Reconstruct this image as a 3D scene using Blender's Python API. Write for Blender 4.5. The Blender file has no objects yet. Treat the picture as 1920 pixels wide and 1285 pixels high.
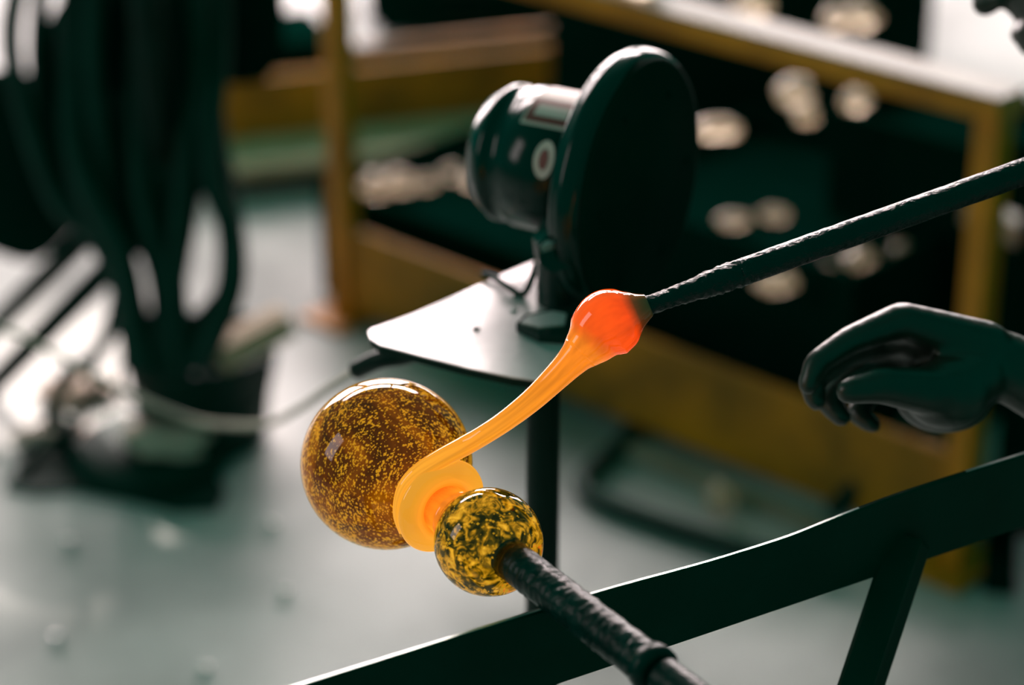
import bpy, bmesh, math, random
from mathutils import Vector, Matrix, noise as mnoise

random.seed(7)
SC = bpy.context.scene
COL = SC.collection
R = math.radians

# ------------------------------------------------------------------ camera
F_PX = 85.0 / 36.0 * 1920.0
PITCH = R(25)
CAM = Vector((0, 0, 1.55))
cd = bpy.data.cameras.new('camera')
cam = bpy.data.objects.new('camera', cd)
COL.objects.link(cam)
cam.location = CAM
cam.rotation_euler = (R(90) - PITCH, 0, 0)
cd.sensor_width = 36; cd.lens = 85
cd.dof.use_dof = True
cd.dof.focus_distance = 1.555
cd.dof.aperture_fstop = 2.8
cd.clip_start = 0.05
SC.camera = cam

# ------------------------------------------------------------------ world, windows, added lights, exposure
w = bpy.data.worlds.new('world'); SC.world = w; w.use_nodes = True
bg = w.node_tree.nodes['Background']
bg.inputs[0].default_value = (0.002, 0.185, 0.128, 1)
bg.inputs[1].default_value = 1.0
SC.view_settings.view_transform = 'Standard'
SC.view_settings.look = 'None'
SC.view_settings.exposure = 0.0
SC.view_settings.gamma = 1.0
SC.view_settings.use_curve_mapping = False

def area_light(name, loc, aim, sx, sy, power, color, spread=180):
    l = bpy.data.lights.new(name, 'AREA'); l.shape = 'RECTANGLE'; l.size = sx; l.size_y = sy
    l.energy = power; l.color = color; l.spread = R(spread)
    o = bpy.data.objects.new(name, l); COL.objects.link(o)
    o.location = loc
    o.rotation_euler = (Vector(aim) - Vector(loc)).to_track_quat('-Z', 'Y').to_euler()
    return o
WARM = (1.0, 0.83, 0.82)
for wx, pw in ((-2.0, 112), (-0.4, 112), (1.2, 70)):
    area_light('daylight_window', (wx, 6.3, 1.3), (wx * .5, 3.0, 0.4), 1.35, 1.6, pw, WARM)
for wx in (-2.4, -0.8, 0.8):
    area_light('plate_glare_light', (wx, 6.3, 3.05), (wx * .6, 1.3, 1.0), 1.45, 0.6, 10.5, WARM, 50)  # unseen strip lights added to make the plate and top edges gleam
area_light('side_fill', (-3.0, 1.25, 2.0), (0, 1.8, 0.8), 0.9, 1.5, 14, WARM)  # unseen light added as a warm fill from the front left

sb = bpy.data.lights.new('sun_shaft', 'SPOT'); sb.energy = 900; sb.color = (1.0, .86, .78); sb.spot_size = R(8.5); sb.spot_blend = .45; sb.shadow_soft_size = .06
sbo = bpy.data.objects.new('sun_shaft', sb); COL.objects.link(sbo); sbo.location = (-1.5, 6.25, 2.7)
sbo.rotation_euler = (Vector((-.64, 3.06, 0)) - sbo.location).to_track_quat('-Z', 'Y').to_euler()

# ------------------------------------------------------------------ measuring helpers
RIGHT = Vector((1, 0, 0))
UP = Vector((0, math.sin(PITCH), math.cos(PITCH)))
FWD = Vector((0, math.cos(PITCH), -math.sin(PITCH)))
def ray(px, py):
    return FWD + RIGHT * ((px - 960) / F_PX) + UP * ((642.5 - py) / F_PX)
def at(px, py, d):
    return CAM + ray(px, py) * d
def onz(px, py, z):
    r = ray(px, py)
    return CAM + r * ((z - CAM.z) / r.z)
def proj(p):
    q = p - CAM; d = q.dot(FWD)
    return 960 + q.dot(RIGHT) / d * F_PX, 642.5 - q.dot(UP) / d * F_PX, d
def height_at(p, py):
    lo, hi = -0.5, 2.5
    for _ in range(50):
        m = (lo + hi) / 2
        if proj(Vector((p.x, p.y, m)))[1] > py: lo = m
        else: hi = m
    return lo

# ------------------------------------------------------------------ materials
def nd(nt, t, **kw):
    n = nt.nodes.new(t)
    for k, v in kw.items(): setattr(n, k, v)
    return n
def ramp(nt, stops, interp='LINEAR'):
    n = nd(nt, 'ShaderNodeValToRGB'); cr = n.color_ramp; cr.interpolation = interp
    while len(cr.elements) < len(stops): cr.elements.new(0.5)
    for e, (p, c) in zip(cr.elements, stops):
        e.position = p; e.color = (c[0], c[1], c[2], 1)
    return n
def mat(name, c1, c2=None, rough=.5, metal=0, scale=8, spec=.5, bump=0, bscale=60, rough2=None,
        coat=0, emit=None, estr=0, lo=.35, hi=.65):
    m = bpy.data.materials.new(name); m.use_nodes = True
    nt = m.node_tree; b = nt.nodes['Principled BSDF']; L = nt.links.new
    c2 = c2 or tuple(x * .7 for x in c1)
    tc = nd(nt, 'ShaderNodeTexCoord')
    n = nd(nt, 'ShaderNodeTexNoise'); n.inputs['Scale'].default_value = scale; n.inputs['Detail'].default_value = 5
    L(tc.outputs['Object'], n.inputs['Vector'])
    r = ramp(nt, [(lo, c1), (hi, c2)])
    L(n.outputs['Fac'], r.inputs[0]); L(r.outputs[0], b.inputs['Base Color'])
    b.inputs['Metallic'].default_value = metal
    b.inputs['Specular IOR Level'].default_value = spec
    b.inputs['Roughness'].default_value = rough
    if rough2 is not None:
        mr = nd(nt, 'ShaderNodeMapRange'); mr.inputs['To Min'].default_value = rough; mr.inputs['To Max'].default_value = rough2
        mr.inputs['From Min'].default_value = .3; mr.inputs['From Max'].default_value = .7
        L(n.outputs['Fac'], mr.inputs['Value']); L(mr.outputs[0], b.inputs['Roughness'])
    b.inputs['Coat Weight'].default_value = coat
    if bump:
        n2 = nd(nt, 'ShaderNodeTexNoise'); n2.inputs['Scale'].default_value = bscale; n2.inputs['Detail'].default_value = 4
        L(tc.outputs['Object'], n2.inputs['Vector'])
        bp = nd(nt, 'ShaderNodeBump'); bp.inputs['Strength'].default_value = bump; bp.inputs['Distance'].default_value = .004
        L(n2.outputs['Fac'], bp.inputs['Height']); L(bp.outputs[0], b.inputs['Normal'])
    if emit:
        b.inputs['Emission Color'].default_value = (*emit, 1); b.inputs['Emission Strength'].default_value = estr
    return m

M = {}
M['floor'] = mat('concrete_floor', (.52, .52, .51), (.17, .19, .18), rough=.42, rough2=.62, scale=2.3, bump=.12, bscale=30, spec=.35, lo=.38, hi=.70)
M['steel_dark'] = mat('dark_steel', (.002, .022, .016), (.0015, .016, .011), rough=.4, spec=.12, scale=25, bump=.08, bscale=200)
M['steel_rail'] = mat('worn_black_rail', (.001, .036, .026), (.001, .030, .021), rough=.33, spec=.08, scale=18, bump=.05, bscale=90)
M['pipe'] = mat('scaled_pipe_steel', (.002, .034, .028), (.001, .016, .013), rough=.20, rough2=.38, spec=.16, scale=60, bump=.14, bscale=300)
M['punty'] = mat('scaled_punty_steel', (.002, .012, .009), (.001, .008, .006), rough=.26, spec=.45, metal=.0, scale=60, bump=.5, bscale=260)
M['plate'] = mat('scuffed_pale_plate', (.70, .66, .66), (.42, .39, .40), rough=.36, rough2=.52, metal=.35, scale=14, bump=.06, bscale=120, lo=.25, hi=.8)
M['plate_edge'] = M['steel_dark']
M['enamel'] = mat('dark_green_enamel', (.002, .030, .023), (.0015, .022, .017), rough=.15, spec=.32, scale=6, bump=.03, bscale=40)
M['enamel_matt'] = mat('dark_green_matt_face', (.001, .026, .019), (.001, .021, .015), rough=.8, spec=.03, scale=10)
M['sticker'] = mat('white_sticker', (.95, .62, .58), (.85, .52, .50), rough=.5)
M['sticker_red'] = mat('red_sticker_print', (.38, .06, .05), (.30, .05, .05), rough=.5)
M['orange'] = mat('orange_painted_steel', (.86, .28, .008), (.55, .17, .005), rough=.5, scale=7, bump=.05, spec=.35)
M['orange_rust'] = mat('worn_orange_paint', (.74, .25, .008), (.30, .12, .010), rough=.6, scale=9, spec=.3)
M['rust'] = mat('rusty_orange_board', (.40, .14, .008), (.14, .07, .008), rough=.7, scale=14, spec=.2)
M['rail_tan'] = mat('pale_tan_rail', (.40, .34, .29), (.28, .23, .18), rough=.5, scale=12)  # tan bar colour; also carries the top rail's highlight
M['ledge'] = mat('worn_tan_ledge', (.72, .56, .36), (.55, .42, .26), rough=.6, scale=12)
M['rubber'] = mat('black_rubber', (.001, .038, .027), (.0008, .030, .021), rough=.55, spec=.12, scale=20)
M['matt_black'] = mat('matt_black_steel', (.0008, .018, .013), (.0006, .015, .010), rough=.95, spec=.0, scale=12)
M['hose'] = mat('grey_hose', (.46, .40, .31), (.36, .31, .24), rough=.5, scale=30)
M['wood'] = mat('pale_wood_block', (.66, .46, .30), (.50, .34, .22), rough=.7, scale=20)
M['rag'] = mat('pale_rag_lit_floor', (.70, .52, .44), (.5, .38, .32), rough=.9, scale=14)  # also colours the lumps standing in for lit floor
M['chip'] = mat('clear_white_chip', (.9, .88, .86), (.8, .78, .78), rough=.05, metal=.9, spec=.8)
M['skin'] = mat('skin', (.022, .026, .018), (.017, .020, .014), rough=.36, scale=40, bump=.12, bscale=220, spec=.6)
M['hair'] = mat('dark_hair', (.012, .010, .008), (.006, .005, .004), rough=.6, scale=60)
M['eye'] = mat('eye', (.5, .48, .45), rough=.2)
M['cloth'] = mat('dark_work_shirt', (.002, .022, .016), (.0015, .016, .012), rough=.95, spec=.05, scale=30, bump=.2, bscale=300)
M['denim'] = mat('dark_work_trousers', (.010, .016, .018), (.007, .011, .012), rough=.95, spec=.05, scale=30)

def cullet_mat():
    m = bpy.data.materials.new('pale_glass_cullet'); m.use_nodes = True
    nt = m.node_tree; L = nt.links.new; nt.nodes.clear()
    out = nd(nt, 'ShaderNodeOutputMaterial')
    d = nd(nt, 'ShaderNodeBsdfDiffuse'); d.inputs[0].default_value = (.85, .72, .58, 1)
    t = nd(nt, 'ShaderNodeBsdfTranslucent')
    tc = nd(nt, 'ShaderNodeTexCoord'); n = nd(nt, 'ShaderNodeTexNoise'); n.inputs['Scale'].default_value = 30
    L(tc.outputs['Object'], n.inputs['Vector'])
    r = ramp(nt, [(.3, (.95, .80, .62)), (.7, (.75, .60, .46))]); L(n.outputs['Fac'], r.inputs[0]); L(r.outputs[0], t.inputs[0])
    g = nd(nt, 'ShaderNodeBsdfGlossy'); g.inputs['Roughness'].default_value = .1
    a = nd(nt, 'ShaderNodeMixShader'); a.inputs[0].default_value = .6; L(d.outputs[0], a.inputs[1]); L(t.outputs[0], a.inputs[2])
    gl = nd(nt, 'ShaderNodeBsdfGlass'); gl.inputs['Roughness'].default_value = .12; gl.inputs['IOR'].default_value = 1.45; gl.inputs['Color'].default_value = (1, .93, .82, 1)
    a2 = nd(nt, 'ShaderNodeMixShader'); a2.inputs[0].default_value = .55; L(a.outputs[0], a2.inputs[1]); L(gl.outputs[0], a2.inputs[2]); a = a2
    b = nd(nt, 'ShaderNodeMixShader'); b.inputs[0].default_value = .12; L(a.outputs[0], b.inputs[1]); L(g.outputs[0], b.inputs[2])
    L(b.outputs[0], out.inputs[0])
    return m
M['cullet'] = cullet_mat()

def clear_glass(name, col):
    m = bpy.data.materials.new(name); m.use_nodes = True
    b = m.node_tree.nodes['Principled BSDF']
    b.inputs['Base Color'].default_value = (*col, 1)
    b.inputs['Transmission Weight'].default_value = 1
    b.inputs['Roughness'].default_value = .01
    b.inputs['IOR'].default_value = 1.47
    return m
M['amber_glass'] = clear_glass('amber_glass', (.96, .52, .13))
M['amber_glass_knob'] = clear_glass('olive_amber_glass', (1.0, .55, .12))

def core_mat(name, stops, scale, through_light):
    """translucent seeded glass body, with emission standing in for light passing through it"""
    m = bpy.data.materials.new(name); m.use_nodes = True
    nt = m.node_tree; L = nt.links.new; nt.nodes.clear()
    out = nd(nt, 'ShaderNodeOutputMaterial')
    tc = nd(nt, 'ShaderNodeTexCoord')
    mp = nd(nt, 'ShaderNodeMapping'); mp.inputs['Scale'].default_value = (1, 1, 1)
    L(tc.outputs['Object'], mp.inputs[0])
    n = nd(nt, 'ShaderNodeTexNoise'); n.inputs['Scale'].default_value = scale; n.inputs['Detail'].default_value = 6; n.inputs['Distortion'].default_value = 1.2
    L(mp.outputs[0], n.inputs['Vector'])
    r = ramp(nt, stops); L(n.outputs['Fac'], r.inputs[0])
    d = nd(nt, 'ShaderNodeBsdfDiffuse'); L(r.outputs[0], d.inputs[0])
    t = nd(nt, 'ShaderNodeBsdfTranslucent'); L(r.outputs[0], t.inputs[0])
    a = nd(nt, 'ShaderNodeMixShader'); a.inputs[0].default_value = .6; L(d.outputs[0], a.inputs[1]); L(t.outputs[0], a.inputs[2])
    e = nd(nt, 'ShaderNodeEmission'); L(r.outputs[0], e.inputs[0]); e.inputs[1].default_value = through_light  # emission stands in for daylight coming through the glass
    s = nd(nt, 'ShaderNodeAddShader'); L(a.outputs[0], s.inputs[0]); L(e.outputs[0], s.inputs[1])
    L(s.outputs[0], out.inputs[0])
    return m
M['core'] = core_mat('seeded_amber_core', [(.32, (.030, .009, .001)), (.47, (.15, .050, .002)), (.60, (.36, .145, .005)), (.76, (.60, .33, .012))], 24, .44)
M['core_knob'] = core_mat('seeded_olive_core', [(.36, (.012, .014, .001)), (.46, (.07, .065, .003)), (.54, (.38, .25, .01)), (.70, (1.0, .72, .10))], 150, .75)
M['bubble'] = mat('gold_bubble', (.90, .58, .06), (.70, .36, .02), rough=.3, spec=.5, scale=70, emit=(.88, .62, .04), estr=.46)  # bubble emission likewise stands in for light through the glass

def hot_mat(name, lo, hi, strength):
    """glowing molten glass: colour follows the temperature stored along the gather"""
    m = bpy.data.materials.new(name); m.use_nodes = True
    nt = m.node_tree; L = nt.links.new; b = nt.nodes['Principled BSDF']
    at_ = nd(nt, 'ShaderNodeAttribute', attribute_name='melt')
    sep = nd(nt, 'ShaderNodeSeparateColor'); L(at_.outputs['Color'], sep.inputs[0])
    r = ramp(nt, [(0, (.010, .006, .004)), (.07, (.10, .012, .003)), (.16, (.95, .055, .003)), (.36, (1.0, .085, .004)), (.50, (1.0, .22, .010)), (.72, (1.0, .27, .012)), (1, (1.0, .41, .030))])
    L(sep.outputs[0], r.inputs[0])
    # drawn-out striations: fine lines round the strand's girth
    tc = nd(nt, 'ShaderNodeCombineXYZ'); L(sep.outputs[1], tc.inputs[0]); 
    mul = nd(nt, 'ShaderNodeMath', operation='MULTIPLY'); mul.inputs[1].default_value = .35; L(sep.outputs[0], mul.inputs[0]); L(mul.outputs[0], tc.inputs[1])
    n = nd(nt, 'ShaderNodeTexNoise'); n.inputs['Scale'].default_value = 17; n.inputs['Detail'].default_value = 3
    L(tc.outputs[0], n.inputs['Vector'])
    st = nd(nt, 'ShaderNodeMapRange'); st.inputs['From Min'].default_value = .35; st.inputs['From Max'].default_value = .7
    st.inputs['To Min'].default_value = lo; st.inputs['To Max'].default_value = hi
    L(n.outputs['Fac'], st.inputs['Value'])
    mx = nd(nt, 'ShaderNodeMath', operation='MULTIPLY'); mx.inputs[1].default_value = strength; L(st.outputs[0], mx.inputs[0])
    b.inputs['Base Color'].default_value = (.35, .08, .01, 1)
    b.inputs['Roughness'].default_value = .06
    b.inputs['Specular IOR Level'].default_value = .6
    L(r.outputs[0], b.inputs['Emission Color']); L(mx.outputs[0], b.inputs['Emission Strength'])
    return m
M['hot'] = hot_mat('glowing_glass', .78, 1.12, .95)

# ------------------------------------------------------------------ mesh helpers
WLOC = {}
def thing(name, loc, label=None, cat=None, group=None, kind=None):
    o = bpy.data.objects.new(name, None); o.empty_display_size = .05
    COL.objects.link(o); o.location = loc; WLOC[o] = Vector(loc)
    tag(o, label, cat, group, kind); return o
def tag(o, label=None, cat=None, group=None, kind=None):
    if label: o['label'] = label
    if cat: o['category'] = cat
    if group: o['group'] = group
    if kind: o['kind'] = kind
    return o
def mk(name, verts, faces, m, parent=None, smooth=True, attr=None):
    vs = [Vector(v) for v in verts]
    lo = Vector((min(v[i] for v in vs) for i in range(3))); hi = Vector((max(v[i] for v in vs) for i in range(3)))
    c = (lo + hi) / 2
    if not parent: c.z = lo.z
    me = bpy.data.meshes.new(name)
    me.from_pydata([v - c for v in vs], [], faces)
    me.polygons.foreach_set('use_smooth', [smooth] * len(me.polygons))
    bm = bmesh.new(); bm.from_mesh(me); bmesh.ops.recalc_face_normals(bm, faces=bm.faces); bm.to_mesh(me); bm.free()
    if attr:
        ca = me.color_attributes.new('melt', 'FLOAT_COLOR', 'POINT')
        for i, a in enumerate(attr): ca.data[i].color = (a[0], a[1], a[2] if len(a) > 2 else 0, 1)
    me.materials.append(m)
    o = bpy.data.objects.new(name, me); COL.objects.link(o)
    WLOC[o] = c.copy()
    if parent: o.parent = parent; o.location = c - WLOC[parent]
    else: o.location = c
    return o
class MB:
    def __init__(s): s.v = []; s.f = []; s.a = []
    def add(s, vf):
        k = len(s.v); s.v += [Vector(v) for v in vf[0]]; s.f += [tuple(i + k for i in f) for f in vf[1]]; return s
    def build(s, name, m, parent=None, smooth=True): return mk(name, s.v, s.f, m, parent, smooth)
def spline(pts, n=8):
    """Catmull-Rom through pts (any-length tuples)"""
    P = [list(p) for p in pts]; out = []
    P = [[2 * a - b for a, b in zip(P[0], P[1])]] + P + [[2 * a - b for a, b in zip(P[-1], P[-2])]]
    for i in range(1, len(P) - 2):
        for k in range(n):
            t = k / n
            out.append([.5 * (2 * b + (c - a) * t + (2 * a - 5 * b + 4 * c - d) * t * t + (3 * b - a - 3 * c + d) * t ** 3)
                        for a, b, c, d in zip(P[i - 1], P[i], P[i + 1], P[i + 2])])
    out.append(P[-2]); return out
def tube_vf(pts, rad, seg=14, caps=True, flat=1.0):
    pts = [Vector(p) for p in pts]; n = len(pts)
    if not isinstance(rad, (list, tuple)): rad = [rad] * n
    t0 = (pts[1] - pts[0]).normalized()
    u = t0.orthogonal().normalized(); v = []; f = []
    for i, p in enumerate(pts):
        t = (pts[min(i + 1, n - 1)] - pts[max(i - 1, 0)]).normalized()
        u = (u - t * u.dot(t)).normalized(); w_ = t.cross(u)
        for k in range(seg):
            a = 2 * math.pi * k / seg
            v.append(p + (u * math.cos(a) + w_ * math.sin(a) * flat) * rad[i])
    for i in range(n - 1):
        for k in range(seg):
            a, b = i * seg + k, i * seg + (k + 1) % seg
            f.append((a, b, b + seg, a + seg))
    if caps:
        f.append(tuple(range(seg))[::-1]); f.append(tuple(range((n - 1) * seg, n * seg)))
    return v, f
def tube(name, pts, rad, m, parent=None, seg=14):
    v, f = tube_vf(pts, rad, seg); return mk(name, v, f, m, parent)
def hose(name, pts, rad, m, parent=None, n=8, seg=12):
    s = spline([tuple(p) for p in pts], n); return tube(name, s, rad, m, parent, seg)
def frame_of(axis):
    a = Vector(axis).normalized(); u = a.orthogonal().normalized(); return a, u, a.cross(u)
def lathe_vf(prof, org, axis, seg=48):
    a, u, w_ = frame_of(axis); v = []; f = []; org = Vector(org)
    for s, r in prof:
        for k in range(seg):
            t = 2 * math.pi * k / seg
            v.append(org + a * s + (u * math.cos(t) + w_ * math.sin(t)) * max(r, 1e-5))
    for i in range(len(prof) - 1):
        for k in range(seg):
            p, q = i * seg + k, i * seg + (k + 1) % seg
            f.append((p, q, q + seg, p + seg))
    f.append(tuple(range(seg))[::-1]); f.append(tuple(range((len(prof) - 1) * seg, len(prof) * seg)))
    return v, f
def lathe(name, prof, org, axis, m, parent=None, seg=48):
    v, f = lathe_vf(prof, org, axis, seg); return mk(name, v, f, m, parent)
def box_vf(c, size, rz=0, bev=.004, rot=None):
    bm = bmesh.new(); bmesh.ops.create_cube(bm, size=1)
    for v in bm.verts: v.co = Vector((v.co.x * size[0], v.co.y * size[1], v.co.z * size[2]))
    if bev: bmesh.ops.bevel(bm, geom=bm.edges[:], offset=min(bev, min(size) * .45), segments=2, affect='EDGES', profile=.7)
    mt = Matrix.Translation(Vector(c)) @ (rot if rot is not None else Matrix.Rotation(rz, 4, 'Z'))
    bm.verts.ensure_lookup_table()
    v = [mt @ x.co for x in bm.verts]; f = [tuple(x.index for x in fa.verts) for fa in bm.faces]
    bm.free(); return v, f
def box(name, c, size, m, parent=None, rz=0, bev=.004, rot=None):
    v, f = box_vf(c, size, rz, bev, rot); return mk(name, v, f, m, parent, smooth=False)
def bar(name, p, q, wid, hgt, m, parent=None, bev=.003):
    """square-section bar from p to q; wid horizontal, hgt along its own up"""
    p, q = Vector(p), Vector(q); x = (q - p).normalized(); z = Vector((0, 0, 1))
    if abs(x.z) > .98: z = Vector((0, 1, 0))
    y = z.cross(x).normalized(); z = x.cross(y)
    rot = Matrix((x, y, z)).transposed().to_4x4()
    return box(name, (p + q) / 2, ((q - p).length, wid, hgt), m, parent, bev=bev, rot=rot)
def prism(name, poly, z0, z1, m, parent=None, smooth=False):
    n = len(poly)
    v = [(p[0], p[1], z0) for p in poly] + [(p[0], p[1], z1) for p in poly]
    f = [tuple(range(n))[::-1], tuple(range(n, 2 * n))] + [(i, (i + 1) % n, n + (i + 1) % n, n + i) for i in range(n)]
    return mk(name, v, f, m, parent, smooth)
def lump_vf(c, r, seed=0, sub=3, squash=(1, 1, 1), amp=.22, freq=1.3):
    bm = bmesh.new(); bmesh.ops.create_icosphere(bm, subdivisions=sub, radius=1)
    v = []
    for x in bm.verts:
        k = 1 + amp * mnoise.noise(x.co * freq + Vector((seed * 3.1, seed * 1.7, seed)))
        v.append(Vector(c) + Vector((x.co.x * squash[0], x.co.y * squash[1], x.co.z * squash[2])) * r * k)
    f = [tuple(y.index for y in fa.verts) for fa in bm.faces]; bm.free(); return v, f
def lump(name, c, r, m, parent=None, **kw):
    v, f = lump_vf(c, r, **kw); return mk(name, v, f, m, parent)

# ================================================================== SETTING
fl = mk('floor', [(-6, -1, 0), (6, -1, 0), (6, 7.5, 0), (-6, 7.5, 0), (-6, -1, -.05), (6, -1, -.05), (6, 7.5, -.05), (-6, 7.5, -.05)],
        [(0, 1, 2, 3), (7, 6, 5, 4), (0, 4, 5, 1), (1, 5, 6, 2), (2, 6, 7, 3), (3, 7, 4, 0)], M['floor'], smooth=False)
tag(fl, 'grey concrete workshop floor', None, None, 'structure')

# ================================================================== GLASS PIECE
TILT = R(42)
D_S = 1.625
S = at(725, 870, D_S)
AX = (RIGHT * .838 - UP * .545).normalized() * math.sin(TILT) - FWD * math.cos(TILT)
RS = 163 * D_S / F_PX * .99
gp = thing('glass_vessel', S - Vector((0, 0, RS)), 'amber bubbled glass globe with small knob, held on the blowpipe', 'glassware')
sph = [(-RS * math.cos(t), RS * math.sin(t)) for t in [math.pi * i / 44 for i in range(0, 37)]]
sph = [(s, r) for s, r in sph if not (s > 0 and r < .022)]
globe = lathe('globe', sph + [(.0600, .0195), (.0665, .0175), (.070, .0165)], S, AX, M['amber_glass'], gp, 72)
RC = RS * .665
core_prof = [(-RC * math.cos(t), RC * math.sin(t)) for t in [math.pi * i / 30 for i in range(31)]]
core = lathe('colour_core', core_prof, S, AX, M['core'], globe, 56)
a_, u_, w_ = frame_of(AX)
# seeds (bubbles) lie in spiral rows over the core
bb = MB(); rnd = random.Random(3)
N = 11000
for i in range(N):
    zc = 1 - 2 * (i + .5) / N; ph = i * 2.399963 + rnd.uniform(-.3, .3)
    dv = a_ * zc + (u_ * math.cos(ph) + w_ * math.sin(ph)) * math.sqrt(max(0, 1 - zc * zc))
    if mnoise.noise(dv * 2.6 + Vector((4, 1, 0))) < .02 and rnd.random() < .55: continue
    dv = (dv + Vector((rnd.gauss(0, .022), rnd.gauss(0, .022), rnd.gauss(0, .022)))).normalized()
    rr = min(.0011, abs(rnd.gauss(.00012, .00022)) + .00020 + (.0004 if rnd.random() < .03 else 0))
    c = S + dv * (RC + rnd.uniform(-.0002, .0016))
    tdir = a_.cross(dv); tdir = tdir.normalized() if tdir.length > .01 else u_
    bdir = dv.cross(tdir); k = len(bb.v)
    el = rnd.uniform(1.0, 2.0)
    for q in ((1, 0, 0), (-1, 0, 0), (0, 1, 0), (0, -1, 0), (0, 0, 1), (0, 0, -1)):
        bb.v.append(c + (tdir * q[0] * el + bdir * q[1] + dv * q[2]) * rr)
    for fa in ((0, 2, 4), (2, 1, 4), (1, 3, 4), (3, 0, 4), (2, 0, 5), (1, 2, 5), (3, 1, 5), (0, 3, 5)):
        bb.f.append(tuple(k + j for j in fa))
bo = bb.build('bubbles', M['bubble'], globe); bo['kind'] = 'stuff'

kn = [(.074, .0160), (.083, .0168), (.090, .0185), (.097, .0232), (.104, .0288), (.112, .0328), (.121, .0345), (.130, .0340), (.138, .0314), (.145, .0276), (.151, .0226), (.154, .0180), (.1545, .0150)]
kn = [tuple(p) for p in spline(kn, 3)]
knob = lathe('knob', kn, S, AX, M['amber_glass_knob'], gp, 56)
def core_k(s0, s1, rmax, n=24):
    out = []
    for i in range(n + 1):
        t = math.pi * i / n
        out.append(((s0 + s1) / 2 - (s1 - s0) / 2 * math.cos(t), rmax * math.sin(t) ** .8))
    return out
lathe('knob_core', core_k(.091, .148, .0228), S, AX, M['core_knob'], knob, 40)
kb = MB()
for i in range(500):
    zc = rnd.uniform(-1, 1); ph = rnd.uniform(0, 6.28)
    t = math.acos(zc); s = .1195 - .0285 * math.cos(t); r0 = .0228 * math.sin(t) ** .8 + .0006
    c = S + a_ * s + (u_ * math.cos(ph) + w_ * math.sin(ph)) * r0
    rr = rnd.uniform(.0003, .0011); k = len(kb.v)
    for q in ((1, 0, 0), (-1, 0, 0), (0, 1, 0), (0, -1, 0), (0, 0, 1), (0, 0, -1)): kb.v.append(c + Vector(q) * rr)
    for fa in ((0, 2, 4), (2, 1, 4), (1, 3, 4), (3, 0, 4), (2, 0, 5), (1, 2, 5), (3, 1, 5), (0, 3, 5)): kb.f.append(tuple(k + j for j in fa))
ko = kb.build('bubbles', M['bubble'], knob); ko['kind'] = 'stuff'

# ------------------------------------------------------------------ blowpipe
bp_ = thing('blowpipe', S + AX * .149, 'dark scaled steel blowpipe running from the glass knob to the lower right corner', 'pipe')
def bump_rod(p, q, r, n, seg, amp, freq, seed):
    v, f = tube_vf([Vector(p).lerp(Vector(q), i / n) for i in range(n + 1)], r, seg)
    out = []
    for i, x in enumerate(v):
        c = Vector(p).lerp(Vector(q), (i // seg) / n); d = x - c
        out.append(c + d * (1 + amp * mnoise.noise(x * freq + Vector((seed, 0, 0)))))
    return out, f
RB = .0128
v, f = bump_rod(S + AX * .140, S + AX * .300, RB, 160, 32, .06, 260, 1); mk('pipe_end', v, f, M['pipe'], bp_)
lathe('collar', [(.290, RB), (.291, RB * 1.16), (.296, RB * 1.2), (.301, RB * 1.16), (.302, RB * .9)], S, AX, M['pipe'], bp_, 40)
v, f = bump_rod(S + AX * .306, S + AX * .56, RB * .93, 120, 32, .02, 200, 2); mk('pipe_shaft', v, f, M['pipe'], bp_)

# ------------------------------------------------------------------ molten glass: wrap, strand and gather
DR = proj(S + AX * .068)[2]
RGC = S + AX * .068
mg = thing('molten_glass', RGC, 'glowing orange molten glass strand poured from the gather onto the globe neck', 'molten glass')
# wrap: flattened torus round the neck
vv, ff, aa = [], [], []
NS, NM = 72, 20
for i in range(NS):
    t = 2 * math.pi * i / NS
    er = u_ * math.cos(t) + w_ * math.sin(t)
    wob = 1 + .03 * math.sin(2 * t + 1)
    for k in range(NM):
        q = 2 * math.pi * k / NM
        vv.append(RGC + er * (.0228 + .0098 * wob * math.cos(q)) + AX * (.0058 * math.sin(q)))
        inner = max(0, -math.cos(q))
        aa.append((1.0 - .58 * inner ** 1.6, .5 + .02 * math.sin(t), 0))  # inner side dimmed: shading of the hole put into the colour
for i in range(NS):
    for k in range(NM):
        ff.append((i * NM + k, ((i + 1) % NS) * NM + k, ((i + 1) % NS) * NM + (k + 1) % NM, i * NM + (k + 1) % NM))
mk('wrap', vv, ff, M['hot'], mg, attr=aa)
# hot neck under the wrap
v, f = lathe_vf([(.060, .0170), (.066, .0155), (.074, .0160), (.084, .0174), (.0925, .0202)], S, AX, 40)
mk('neck_glow', v, f, M['hot'], mg, attr=[(.33 + .06 * (i // 40), (i % 40) / 40, 0) for i in range(len(v))])  # darker towards the globe: shading inside the wrap put into the colour
DG = 1.545
path = [  # px, py, depth, half width px, heat
    (752, 1000, DR - .004, 4, 1.0), (746, 968, DR - .007, 9, 1.0), (750, 936, DR - .010, 12, 1.0), (763, 908, DR - .013, 15, .98), (788, 884, DR - .015, 17, .96), (825, 861, DR - .015, 18.5, .92), (872, 836, DR - .014, 19, .88), (912, 813, 1.553, 19, .85), (955, 784, 1.552, 20, .80),
    (1000, 748, 1.550, 22, .76), (1038, 712, 1.548, 25, .70), (1068, 682, 1.546, 29, .62), (1089, 660, 1.545, 36, .55),
    (1106, 642, DG, 46, .44), (1121, 624, DG, 56, .34), (1140, 608, DG, 62, .28), (1165, 595, DG, 56, .20), (1186, 585, DG, 42, .10), (1200, 579, DG, 31, .03), (1216, 572, DG, 22, .0)]
sp = spline(path, 7)
pts = [at(p[0], p[1], p[2]) for p in sp]; rad = [p[3] * p[2] / F_PX for p in sp]
SEG = 36
gv, gf_ = tube_vf(pts, [r * 1.05 if p[0] > 1085 and p[0] < 1180 else r for r, p in zip(rad, sp)], SEG)
gv = [Vector(x) for x in gv]
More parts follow.
